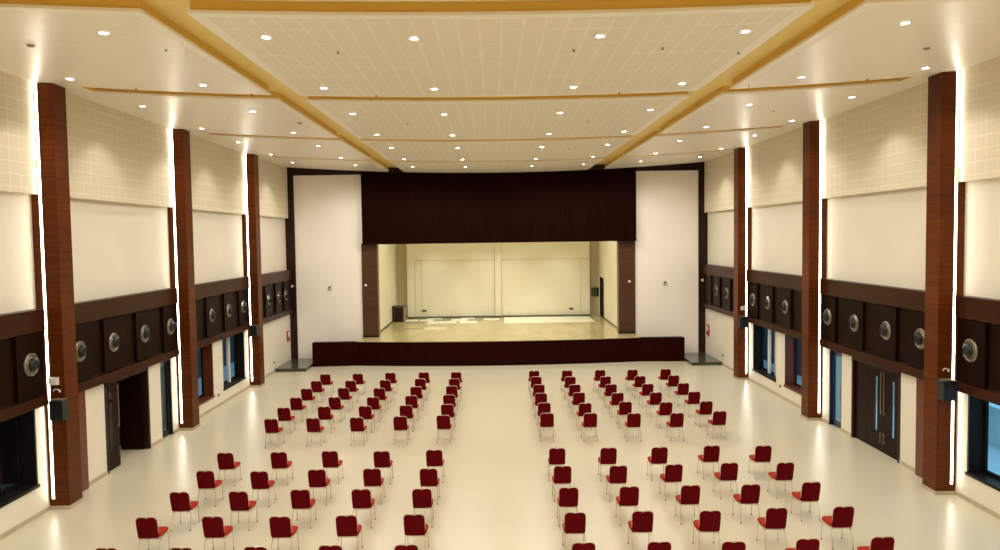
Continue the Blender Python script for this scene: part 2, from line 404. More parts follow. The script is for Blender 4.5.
def leaf(parent, s, y0, y1, x, strip=None, hy=None):
    """door leaf with a tall narrow glass light and a pull handle"""
    bm = bmesh.new()
    if strip:
        c = strip
        box(bm, s*x, s*(x+.06), y0, c-.085, .02, 2.5); box(bm, s*x, s*(x+.06), c+.085, y1, .02, 2.5)
        box(bm, s*x, s*(x+.06), c-.085, c+.085, .02, .58); box(bm, s*x, s*(x+.06), c-.085, c+.085, 2.22, 2.5)
    else: box(bm, s*x, s*(x+.06), y0, y1, .02, 2.5)
    d = struct('door_leaf', bm, 'door', parent)
    if strip: struct('glass_strip', bb((s*(x+.004), s*(x+.014), strip-.085, strip+.085, .58, 2.22)), 'glass', d)
    if hy is not None:
        for (za, zb) in ((1.15, 2.42), (.28, .62)):
            bm = bmesh.new(); tube(bm, [(s*(x-.055), hy, za), (s*(x-.055), hy, zb)], .011, 8)
            tube(bm, [(s*(x-.055), hy, za+.08), (s*x, hy, za+.08)], .01, 6); tube(bm, [(s*(x-.055), hy, zb-.08), (s*x, hy, zb-.08)], .01, 6)
            struct('door_handle', bm, 'handle', d)
    return d
# right double door
a, b, _ = OPEN[1][1]
d = struct('door_1', bb(((XL-.02), (XL+.14), a, a+.10, 0, 2.62), ((XL-.02), (XL+.14), b-.10, b, 0, 2.62), ((XL-.02), (XL+.14), a, b, 2.5, 2.63), bev=.008), 'wood_dark')
ym = 21.65
leaf(d, R, a+.10, ym-.005, XL+.05, strip=21.17, hy=ym-.09)
leaf(d, R, ym+.005, ym+.92, XL+.05, strip=22.12, hy=ym+.09)
struct('side_leaf', bb(((XL+.05), (XL+.11), ym+.93, b-.10, .02, 2.5)), 'door', d)
# left double door: near leaf closed, far leaf standing open to the lobby
a, b, _ = OPEN[-1][1]
d = struct('door_2', bb((-(XL-.02), -(XL+.14), a, a+.10, 0, 2.62), (-(XL-.02), -(XL+.14), b-.10, b, 0, 2.62), (-(XL-.02), -(XL+.14), a, b, 2.5, 2.63), bev=.008), 'wood_dark')
leaf(d, Lf, a+.10, 21.72, XL+.05, strip=21.28, hy=21.62)
bm = bmesh.new(); box(bm, -(XL+.12), -(XL+1.25), b-.18, b-.12, .02, 2.5)
lf = struct('door_leaf', bm, 'door', d); lf['label'] = 'open door leaf swung away from the hall'
struct('wall_lobby', bb((-13.9, -13.8, 20.2, 24.1, -.02, 3), (-13.8, -11.6, 24.0, 24.1, -.02, 3), (-13.8, -11.6, 20.2, 20.3, -.02, 3), (-13.8, -11.6, 20.3, 24.0, 2.9, 3)), 'wood_dark')
struct('floor_lobby', bb((-13.8, -12.2, 20.3, 24.0, -.1, 0)), 'lino')
# glazed single doors beside the middle pillars
for n, s in ((3, R), (4, Lf)):
    a, b, _ = OPEN[s][2]
    fm = 'blue_frame' if s > 0 else 'black'
    d = struct('door_%d' % n, bb((s*(XL+.0), s*(XL+.2), a, a+.05, 0, 2.62), (s*(XL+.0), s*(XL+.2), b-.05, b, 0, 2.62), (s*XL, s*(XL+.2), a, b, 2.56, 2.63)), fm)
    lf = struct('door_leaf', bb((s*(XL+.08), s*(XL+.13), a+.05, a+.15, .02, 2.55), (s*(XL+.08), s*(XL+.13), b-.15, b-.05, .02, 2.55),
            (s*(XL+.08), s*(XL+.13), a+.05, b-.05, .02, .2), (s*(XL+.08), s*(XL+.13), a+.05, b-.05, 2.4, 2.55), bev=.006), fm, d)
    struct('door_pane', bb((s*(XL+.10), s*(XL+.11), a+.14, b-.14, .18, 2.42)), 'glass', lf)
    bm = bmesh.new(); tube(bm, [(s*(XL+.03), a+.12, .95), (s*(XL+.03), a+.12, 1.45)], .018); tube(bm, [(s*(XL+.03), a+.12, 1.0), (s*(XL+.09), a+.12, 1.0)], .012); tube(bm, [(s*(XL+.03), a+.12, 1.4), (s*(XL+.09), a+.12, 1.4)], .012)
    struct('door_handle', bm, 'handle', lf)
# brown cladding just past the pillars
n = 3
for s, side in ((-1, 'left'), (1, 'right')):
    for k, (a, b) in enumerate(((18.13+PW, 19.72), (33.18+PW, 34.35))):
        struct('trim_%d' % n, bb((s*(XL-.10), s*(XL+.0), a, b, 0, Z1), bev=.01), 'jamb'); n += 1
    # skirting below recessed lower edge

# outside the windows
struct('ground', bb((11.7, 60, -5, 60, -.35, -.25), (-60, -11.7, -5, 60, -.35, -.25)), 'concrete')
o = obj('garden_wall', bb((15.4, 15.7, 8, 32, -.25, .95), (15.35, 15.75, 8, 32, .95, 1.02), bev=.01), 'concrete'); tag(o, 'pale low wall standing outside the right windows', 'wall')
for k, y in enumerate((19.6, 24.0)):
    o = obj('steel_post', bb((14.0, 14.2, y, y+.2, -.25, 5.0), (13.9, 14.3, y-.1, y+.3, -.25, -.2), bev=.01), 'blue_frame')
    tag(o, ['dark blue post outside, seen through the large right window', 'dark blue post outside, beyond the right double door'][k], 'post', 'posts outside the right wall')
o = obj('backdrop_wall', bb((-14.6, -14.3, 0, 30, -.25, 6.0), (-14.7, -14.25, 0, 30, 6.0, 6.15)), 'outer_dark'); tag(o, 'dark green wall added outside to darken the left windows', 'wall')  # invented wall, hides the sky so the nearer left panes stay dark

o = obj('backdrop_wall', bb((-15.2, -14.9, 30.2, 50, -.25, 6.0), (-15.3, -14.85, 30.2, 50, 6.0, 6.15)), 'outer_blue'); tag(o, 'dim blue-grey wall added outside to darken the farther left windows', 'wall')  # second added wall, dims the view through these panes
o = obj('backdrop_wall', bb((14.3, 14.6, 32.5, 50, -.25, 6.0), (14.25, 14.7, 32.5, 50, 6.0, 6.15)), 'outer_blue'); tag(o, 'dim blue-grey wall added outside to darken the farther right windows', 'wall')  # added likewise behind the far right panes
# ---------------------------------------------------------------- front wall, proscenium and stage
def arc_pts():
    """plan of the apron: straight end pieces, bowed middle"""
    P = [(-9.6, 38.30), (-7.35, 38.48)]
    for i in range(1, 24):
        x = -7.35+14.7*i/24; P.append((x, 38.48-.62*(1-(x/7.35)**2)))
    return P+[(7.35, 38.48), (9.6, 38.30)]
P = arc_pts()
def extr(bm, pts, z0, z1):
    lo = [bm.verts.new((x, y, z0)) for x, y in pts]; hi = [bm.verts.new((x, y, z1)) for x, y in pts]; n = len(pts)
    for i in range(n): bm.faces.new((lo[i], lo[(i+1) % n], hi[(i+1) % n], hi[i]))
    bm.faces.new(lo[::-1]); bm.faces.new(hi)
st = thing('stage', (0, 38.3, 0), 'raised stage with a bowed dark maroon wooden front and pale floor', 'stage')
bm = bmesh.new(); extr(bm, P+[(9.6, 38.75)]+[(x, y+.30) for x, y in P[-2:0:-1]]+[(-9.6, 38.75)], 0, HS-.03)
obj('apron', bm, 'wood_apron', st)
bm = bmesh.new(); extr(bm, [(x, y-.02) for x, y in P[1:-1]]+[(7.45, YF-.02), (-7.35, YF-.02)], HS-.03, HS)
extr(bm, [(-6.69, YF-.02), (6.79, YF-.02), (6.79, 50.4), (-6.69, 50.4)], HS-.06, HS-.0005)
obj('stage_floor', bm, 'stage_floor', st)
for s in (-1, 1): obj('end_cap', bb((s*7.46, s*9.6, 38.76, YF-.01, 0, .98)), 'wood_apron', st)
# wall_front: cream flanking panels
for s, nm in ((-1, 'wall_front_left'), (1, 'wall_front_right')):
    bm = bmesh.new(); box(bm, s*7.2, s*10.8, YF, YF+.3, 0, 9.97); struct(nm, bm, 'front_panel')
    struct('trim_%d' % n, bb((s*10.8, s*11.3, YF-.08, YF+.3, 0, 10.5), (s*7.0, s*10.8, YF-.06, YF+.3, 9.97, 10.5)), 'wood_dark'); n += 1
    t = thing('proscenium_column', (s*6.9, YF-.02, HS), 'brown veneered column on the %s side of the stage opening' % ('left' if s < 0 else 'right'), 'column', 'columns of the stage opening')
    obj('column_shaft', bb((s*6.48+.03, s*7.32+.06, YF-.10, YF+.35, HS, 6.28), bev=.015), 'wood_column', t)
    obj('edge_strip', bb((s*6.44+.03, s*6.48+.03, YF-.12, YF+.35, HS, 6.28)), 'brass', t)
    obj('foot_block', bb((s*6.44+.03, s*7.32+.06, YF-.16, YF-.1, HS, HS+.1), bev=.01), 'wood_dark', t)
    # small sconce hooks
    o = thing('wall_hook', (s*9.0, YF-.01, 3.95), 'small dark wall fitting on the cream panel %s of the stage' % ('left' if s < 0 else 'right'), 'wall fitting', 'dark fittings on the cream panels')
    bm = bmesh.new(); lathe(bm, [(.05, 0), (.05, .02), (.02, .03), (.02, .09)], (0, -1, 0), (s*9.0, YF, 4.0), 14); obj('rosette', bm, 'black', o)
    bm = bmesh.new(); tube(bm, [(s*9.0+.08*math.cos(q), YF-.08, 3.93+.1*math.sin(q)) for q in [i*math.pi/8 for i in range(17)]], .016, 6); obj('loop', bm, 'handle', o)
    for xx, lab in ((7.05, 'small white spotlight on the %s column of the stage opening'), (10.98, 'small white spotlight on the dark trim %s of the stage')):
        q = thing('small_spotlight', (s*xx, YF-.12, 4.08), lab % ('left' if s < 0 else 'right'), 'spotlight', 'small spotlights on the front wall')
        yy = YF-.10 if xx < 8 else YF-.08
        bm = bmesh.new(); lathe(bm, [(.045, 0), (.05, .05), (.07, .10), (.055, .14)], (0, -1, -.2), (s*xx, yy, 4.1), 14); obj('lamp_head', bm, 'white', q)
# header with vertical battens
t = thing('stage_header', (.12, 39.8, 6.26), 'broad dark brown slatted header above the stage opening', 'header')
bm = bmesh.new(); nn = 24
xs = [-7.15+14.55*i/nn for i in range(nn+1)]
extr2 = []
lo = [[bm.verts.new((x, y, 6.27)) for x in xs] for y in (39.72, 40.3)]; hi = [[bm.verts.new((x, y, zc(x)+.17)) for x in xs] for y in (39.72, 40.3)]
for i in range(nn):
    bm.faces.new((lo[0][i], lo[0][i+1], hi[0][i+1], hi[0][i])); bm.faces.new((lo[1][i], hi[1][i], hi[1][i+1], lo[1][i+1]))
    bm.faces.new((lo[0][i], lo[1][i], lo[1][i+1], lo[0][i+1])); bm.faces.new((hi[0][i], hi[0][i+1], hi[1][i+1], hi[1][i]))
bm.faces.new((lo[0][0], hi[0][0], hi[1][0], lo[1][0])); bm.faces.new((lo[0][nn], lo[1][nn], hi[1][nn], hi[0][nn]))
obj('header_board', bm, 'wood_header', t)
bm = bmesh.new()
x = -7.10
while x < 7.30:
    box(bm, x, x+.085, 39.685, 39.725, 6.30, zc(x)-.02); x += .155
o = obj('batten_field', bm, 'wood_header', t)
obj('bottom_edge', bb((-7.16, 7.41, 39.66, 39.75, 6.25, 6.32), bev=.008), 'wood_header', t)
for s, side in ((-1, 'left'), (1, 'right')):
    o = obj('beam_stub', bb((s*4.80, s*5.62, 39.1, 39.68, zc(5.2)-.03, zc(5.2)+.17), bev=.01), 'wood_dark')
    tag(o, 'dark block closing the %s lengthwise ceiling cove at the header' % side, 'block', 'blocks closing the ceiling coves')
# interior of the stage house
struct('wall_stage_left', bb((-6.95, -6.69, YF+.36, 50.4, HS, 9.0)), 'stage_wall')
struct('wall_stage_right', bb((6.79, 7.05, YF+.36, 47.5, HS, 9.0), (6.79, 7.05, 47.5, 49.4, 3.85, 9.0), (6.79, 7.05, 49.4, 50.4, HS, 9.0)), 'stage_wall')
d = struct('door_5', bb((6.80, 6.98, 47.5, 47.56, HS, 3.85), (6.80, 6.98, 49.34, 49.4, HS, 3.85), (6.80, 6.98, 47.5, 49.4, 3.8, 3.86), bev=.005), 'wood_dark')
struct('door_leaf', bb((6.88, 6.93, 47.56, 49.34, HS, 3.8)), 'door', d)
struct('wall_stage_back', bb((-5.95, -5.45, 49.41, 49.9, HS, 9.0), (-5.45, -.14, 49.44, 49.9, HS, 5.05), (-5.45, -.14, 49.43, 49.9, 5.05, 9.0),
      (-.14, .26, 49.28, 49.9, HS, 9.0), (.26, 6.14, 49.44, 49.9, HS, 5.05), (.26, 6.14, 49.43, 49.9, 5.05, 9.0)), 'stage_wall')
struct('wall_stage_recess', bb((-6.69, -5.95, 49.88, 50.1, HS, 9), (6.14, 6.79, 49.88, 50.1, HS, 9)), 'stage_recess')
struct('ceiling_stage', bb((-7.3, 7.5, 40.3, 50.4, 9.0, 9.2), (-7.3, 7.5, 40.3, 40.42, 6.3, 9.0)), 'stage_wall')
struct('baseboard_stage', bb((-5.95, 6.14, 49.24, 49.40, HS, HS+.09), (-6.69, -6.67, YF+.4, 47.3, HS, HS+.09), (6.77, 6.79, YF+.4, 47.5, HS, HS+.09)), 'granite')
M['seam'] = mat('seam', srgb(208, 198, 166), .6)
struct('trim_20', bb((-5.45, -.17, 49.42, 49.45, 5.05, 5.09), (-5.45, -5.41, 49.42, 49.45, HS+.1, 5.05), (-5.02, -4.99, 49.425, 49.45, HS+.1, 5.05), (-.18, -.14, 49.40, 49.45, HS+.1, 7), (.26, .30, 49.40, 49.45, HS+.1, 7), (.3, 6.1, 49.42, 49.45, 5.05, 5.09), (5.5, 5.53, 49.42, 49.45, HS+.1, 5.05)), 'seam')
struct('trim_21', bb((6.80, 7.2, 47.4, 49.5, HS-.1, HS-.001), (7.05, 7.2, 47.4, 49.5, HS, 4.0)), 'wood_dark')  # sill and backing added to stop sky light leaking in round the door
# box on stage (lectern lying back left)
t = thing('wooden_box', (-6.25, 47.6, HS), 'dark brown wooden box standing at the back left of the stage', 'box')
obj('carcass', bb((-6.66, -5.95, 47.2, 47.9, HS, 2.22), bev=.01), 'wood_column', t)
obj('front_board', bb((-6.60, -6.02, 47.17, 47.2, HS+.06, 2.16)), 'wood_dark', t)
obj('top_board', bb((-6.68, -5.86, 47.15, 47.95, 2.22, 2.27), bev=.006), 'wood_column', t)
obj('pale_edge', bb((-5.95, -5.90, 47.18, 47.92, HS, 2.22)), 'sensor', t)
# notice boards in the recess
for k, x in enumerate((6.30, 6.62)):
    t = thing('switch_panel', (x+.13, 49.86, 2.75), ['dark electrical panel in the right stage recess, nearer the back wall', 'dark electrical panel in the right stage recess, beside the dark door'][k], 'electrical panel', 'pair of panels in the stage recess')
    obj('casing', bb((x, x+.27, 49.80, 49.88, 2.52, 3.1), bev=.01), 'wood_dark', t)
    obj('cover', bb((x+.03, x+.24, 49.785, 49.80, 2.56, 2.78), (x+.03, x+.24, 49.785, 49.80, 2.84, 3.06)), 'granite', t)
def socket(x, y, z, n, label, mcol='black', wd=.16, h=.11):
    nx, ny = n
    t = thing('wall_socket', (x, y, z), label, 'wall socket', 'dark wall sockets')
    if nx: a_ = (x, x+nx*.015, y-wd/2, y+wd/2, z-h/2, z+h/2); b_ = (x+nx*.015, x+nx*.03, y-wd*.3, y+wd*.3, z-h*.3, z+h*.3)
    else: a_ = (x-wd/2, x+wd/2, y, y+ny*.015, z-h/2, z+h/2); b_ = (x-wd*.3, x+wd*.3, y+ny*.015, y+ny*.03, z-h*.3, z+h*.3)
    obj('plate', bb(a_), 'sensor', t); obj('socket_face', bb(b_), mcol, t)
socket(-4.85, 49.44, 1.75, (0, -1), 'dark wall socket low on the left half of the stage back wall', wd=.3, h=.14)
socket(4.9, 49.44, 1.75, (0, -1), 'dark wall socket low on the right half of the stage back wall', wd=.3, h=.14)
socket(-XL, 36.9, .5, (1, 0), 'dark wall socket low on the left wall near the stage')
socket(XL, 36.9, .5, (-1, 0), 'dark wall socket low on the right wall near the stage')
socket(-XL, 29.4, .45, (1, 0), 'dark wall socket between the two left windows')
socket(XL, 29.45, .45, (-1, 0), 'dark wall socket between the two right windows')
# whitish floor reflection painted as a thin slab, then pale and grey patches
o = obj('floor_reflection', bb((.4, 6.0, 45.7, 49.1, HS, HS+.008), bev=.002), 'pale_patch'); tag(o, 'large whitish reflection painted on the right half of the stage floor', 'floor patch')
rows_ = [(48.55, 49.15, 'back row of patches, against the wall'), (47.45, 48.40, 'middle row of patches'), (46.1, 47.25, 'front row of patches')]
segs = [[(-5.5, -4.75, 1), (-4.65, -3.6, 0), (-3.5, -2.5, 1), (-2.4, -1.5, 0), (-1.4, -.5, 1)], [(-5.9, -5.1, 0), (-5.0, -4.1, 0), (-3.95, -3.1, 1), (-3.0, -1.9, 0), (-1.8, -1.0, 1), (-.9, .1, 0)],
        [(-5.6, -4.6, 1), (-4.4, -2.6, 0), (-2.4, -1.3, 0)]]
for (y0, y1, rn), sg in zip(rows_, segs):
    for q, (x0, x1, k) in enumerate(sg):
        o = obj('floor_patch', bb((x0, x1, y0, y1, HS, HS+.012), bev=.003), ['pale_patch', 'grey_patch'][k])  # thin slabs for the patchy pale and grey floor
        tag(o, '%s patch on the stage floor, %s, %s from the left' % (['pale', 'grey'][k], rn, ORD[q]), 'floor patch', 'patches on the left of the stage floor')
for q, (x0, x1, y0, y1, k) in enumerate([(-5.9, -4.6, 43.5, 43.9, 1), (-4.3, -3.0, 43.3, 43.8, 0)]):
    o = obj('floor_patch', bb((x0, x1, y0, y1, HS, HS+.012), bev=.003), ['pale_patch', 'grey_patch'][k])
    tag(o, ['grey strip on the floor nearest the left stage column', 'pale strip on the floor near the stage front left'][q], 'floor patch', 'patches on the left of the stage floor')
# granite landings beside the stage
for s, side in ((-1, 'left'), (1, 'right')):
    t = thing('stair_landing', (s*10.3, 38, 0), 'low dark granite step in the corner %s of the stage' % side, 'step', 'granite steps beside the stage')
    obj('slab', bb((s*9.62, s*11.13, 36.95, YF-.10, .13, .17), bev=.006), 'granite', t)
    obj('riser', bb((s*9.62, s*11.12, 36.98, YF-.11, 0, .13)), 'granite', t)
    # fire equipment boxes
    t = thing('fire_cabinet', (s*(XL-.05), 39.4, 1.35), 'small red framed fire point on the %s wall beside the stage' % side, 'fire point', 'fire points beside the stage')
    obj('frame', bb((s*(XL-.07), s*XL, 39.25, 39.6, 1.2, 1.75), bev=.008), 'red', t)
    obj('plate', bb((s*(XL-.08), s*(XL-.07), 39.3, 39.55, 1.44, 1.69)), 'white', t)
    obj('symbol', bb((s*(XL-.08), s*(XL-.07), 39.33, 39.52, 1.26, 1.38)), 'wood_dark', t)
# box loudspeakers on the pillars
def pillar_box(s, y, z, side, which, dx=0.0):
    t = thing('box_speaker', (s*10.78, y-.02, z), 'dark green box speaker bracketed on the %s %s pillar' % (which, side), 'speaker', 'box speakers on the pillars')
    obj('case', bb((s*dx+s*10.66, s*dx+s*10.98, y-.36, y-.10, z-.24, z+.24), bev=.03), 'dark_green', t)
    obj('grille', bb((s*dx+s*10.69, s*dx+s*10.95, y-.375, y-.36, z-.20, z+.20), bev=.006), 'black', t)
    obj('bracket', bb((s*10.80, s*10.86, y-.12, y, z-.05, z+.05), (s*10.74, s*10.92, y-.02, y, z-.12, z+.12)), 'nozzle_ball', t)
    obj('top_cap', bb((s*dx+s*10.68, s*dx+s*10.96, y-.34, y-.12, z+.24, z+.265)), 'handle', t)
pillar_box(1, PIL[0], 2.66, 'right', 'nearest', -.05); pillar_box(-1, PIL[0], 2.52, 'left', 'nearest', -.12)
pillar_box(1, PIL[2], 2.62, 'right', 'farthest'); pillar_box(-1, PIL[2], 2.55, 'left', 'farthest')
for s, y, z, side, which in ((-1, PIL[0], 3.18, 'left', 'nearest'), (1, PIL[2], 3.22, 'right', 'farthest')):
    t = thing('junction_box', (s*10.9, y-.05, z), 'small white box fixed above the speaker on the %s %s pillar' % (which, side), 'junction box', 'small white boxes on pillars')
    obj('lid', bb((s*10.82, s*11.0, y-.1, y-.08, z-.07, z+.07), bev=.006), 'white', t)
    obj('housing', bb((s*10.80, s*11.02, y-.08, y, z-.09, z+.09), bev=.01), 'white', t)
for s, y, z, side in ((1, PIL[0], 3.1, 'right'), (-1, PIL[0], 2.93, 'left')):
    t = thing('cable_hook', (s*10.86, y-.02, z), 'small pale hook above the speaker on the nearest %s pillar' % side, 'hook', 'hooks above the near speakers')
    bm = bmesh.new(); tube(bm, [(s*10.86+.07*math.cos(q), y-.03, z+.05*math.sin(q)) for q in [i*math.pi/8 for i in range(9)]], .014, 6); obj('arm', bm, 'white', t)
    obj('base', bb((s*10.86+.05, s*10.86+.09, y-.03, y, z-.03, z+.03)), 'white', t)

# ---------------------------------------------------------------- downlights
rowsY = [-6.4, -2.85, 1.5, 5.1, 9.45, 13.05, 17.40, 20.95, 25.15, 28.70, 32.90, 36.30]
colX = [-9.83, -6.80, -4.03, -1.50, 1.71, 4.22, 6.98, 9.85]
cn = ['beside the left wall', 'left side panel near its cove', 'left edge of the centre panel', 'left of the centre line', 'right of the centre line',
      'right edge of the centre panel', 'right side panel near its cove', 'beside the right wall']
SP = bpy.data.lights.new('downlight_lamp', 'SPOT'); SP.energy = 178; SP.color = (1, .94, .86); SP.spot_size = math.radians(168); SP.spot_blend = .5; SP.shadow_soft_size = .09
SW = SP.copy(); SW.name = 'wall_downlight_lamp'; SW.spot_size = math.radians(104); SW.spot_blend = .5; SW.energy = 130
SM = SP.copy(); SM.name = 'side_panel_lamp'; SM.energy = 245
SF = SP.copy(); SF.name = 'stage_row_lamp'; SF.energy = 480
bm = bmesh.new(); lathe(bm, [(.095, .0), (.10, -.012), (.075, -.016), (.068, .0)], (0, 0, 1), (0, 0, 0), 20, False, False); ringmesh = None
dl = None
for j, y in enumerate(rowsY):
    for i, x in enumerate(colX):
        ri = len(rowsY)-1-j
        lab = 'ceiling downlight, %s row out from the stage, %s' % ((ORD+['twelfth'])[ri], cn[i])
        slope = .007*x
        loc = (x, y, zc(x)-.005)
        if dl is None:
            t = thing('downlight', loc, lab, 'ceiling light', 'ceiling downlights', local=True)
            r = obj('trim_ring', bm, 'white', t)
            b2 = bmesh.new(); lathe(b2, [(.072, -.004), (.072, -.010)], (0, 0, 1), (0, 0, 0), 20); obj('lens', b2, 'lens', t)
            lo_ = bpy.data.objects.new('lamp', SP); C.objects.link(lo_); lo_.parent = t; lo_.location = (0, 0, -.03)
            t.rotation_euler = (0, -math.atan(slope), 0); dl = t
        else:
            t = dup(dl, loc, lab)
            for ch in t.children:
                if ch.type == 'LIGHT': ch.data = SW if i in (0, 7) else SF if j == len(rowsY)-1 else SM if i in (1, 6) else SP
            t.rotation_euler = (0, -math.atan(slope), 0)
# sprinkler heads and detectors
sprk = [(-3.0, 14.0), (3.0, 14.0), (-2.95, 18.2), (2.9, 18.2), (-6.2, 14.1), (-8.7, 18.2), (8.9, 18.2), (6.0, 18.1), (-6.0, 18.4), (-8.0, 22.4), (8.2, 22.4), (-2.7, 22.6), (2.7, 22.6), (5.0-.4, 14.6), (-2.8, 29.5), (2.8, 29.5), (1.35, 13.95)]
p0 = None
for k, (x, y) in enumerate(sprk):
    lab = 'tiny dark sprinkler head on the ceiling, %s, %s' % ('left side' if x < -5 else 'right side' if x > 5 else 'left of centre' if x < 0 else 'right of centre',
          {14: 'nearest the front', 18: 'before the first cross cove', 22: 'past the first cross cove', 29: 'past the second cross cove'}.get(int(y), 'front'))
    if x == 1.35: lab = 'tiny dark sprinkler head nearest the front, just right of the centre line'
    if abs(x) > 8: lab = lab.replace('tiny dark sprinkler head', 'tiny sprinkler head') + ' near wall'
    if x == 5.0-.4: lab = 'tiny dark sprinkler head on the centre ceiling panel beside the right cove'
    loc = (x, y, zc(x)+.004)
    if p0 is None:
        p0 = thing('sprinkler_head', loc, lab, 'sprinkler', 'sprinkler heads', local=True)
        bm = bmesh.new(); lathe(bm, [(.035, .008), (.035, -.006), (.012, -.010), (.012, -.04)], (0, 0, 1), (0, 0, 0), 14); obj('escutcheon', bm, 'sensor', p0)
        bm = bmesh.new(); lathe(bm, [(.028, -.04), (.028, -.045)], (0, 0, 1), (0, 0, 0), 14); obj('deflector', bm, 'granite', p0)
    else: dup(p0, loc, lab)
p0 = None
for x, y, lab in ((-8.75, 14.2, 'round grey smoke detector on the left side ceiling panel'), (8.6, 15.2, 'round grey smoke detector on the right side ceiling panel'),
                  (-6.0, 22.9, 'round detector on the left ceiling panel past the first cove')):
    loc = (x, y, zc(x)-.005)
    if p0 is None:
        p0 = thing('smoke_detector', loc, lab, 'smoke detector', 'ceiling smoke detectors', local=True)
        bm = bmesh.new(); lathe(bm, [(.07, .006), (.07, -.015), (.05, -.035), (.02, -.04)], (0, 0, 1), (0, 0, 0), 20); obj('detector_body', bm, 'sensor', p0, smooth=True)
        bm = bmesh.new(); lathe(bm, [(.08, .008), (.08, -.006)], (0, 0, 1), (0, 0, 0), 20); obj('base_plate', bm, 'white', p0)
    else: dup(p0, loc, lab)
# stage lamps: recessed in the stage ceiling, hidden by the header
p0 = None
SL = bpy.data.lights.new('stage_lamp', 'SPOT'); SL.energy = 280; SL.color = (1, .95, .85); SL.spot_size = math.radians(120); SL.spot_blend = .6; SL.shadow_soft_size = .12
ST = SL.copy(); ST.name = 'stage_wall_lamp'; ST.spot_size = math.radians(62); ST.spot_blend = .5; ST.energy = 420
for y in (41.5, 44.5, 47.6):
    for x in (-4.5, -1.8, 1.9, 4.6) if y < 47 else (-4.1, -.85, .95, 4.1):
        loc = (x, y, 8.99)
        lab = 'stage house downlight hidden above the header'
        if p0 is None:
            p0 = thing('stage_downlight', loc, lab, 'ceiling light', 'stage downlights', local=True)
            bm = bmesh.new(); lathe(bm, [(.12, .0), (.12, -.02)], (0, 0, 1), (0, 0, 0), 16); obj('lens', bm, 'lens', p0)
            lo_ = bpy.data.objects.new('lamp', SL); C.objects.link(lo_); lo_.parent = p0; lo_.location = (0, 0, -.05)
        else:
            q = dup(p0, loc)
            if y > 47:
                for ch in q.children:
                    if ch.type == 'LIGHT': ch.data = ST

# ---------------------------------------------------------------- chairs
def bez(p0, p1, p2, n=5):
    p0, p1, p2 = Vector(p0), Vector(p1), Vector(p2)
    return [p0*(1-t)**2+p1*2*t*(1-t)+p2*t*t for t in [i/n for i in range(n+1)]]

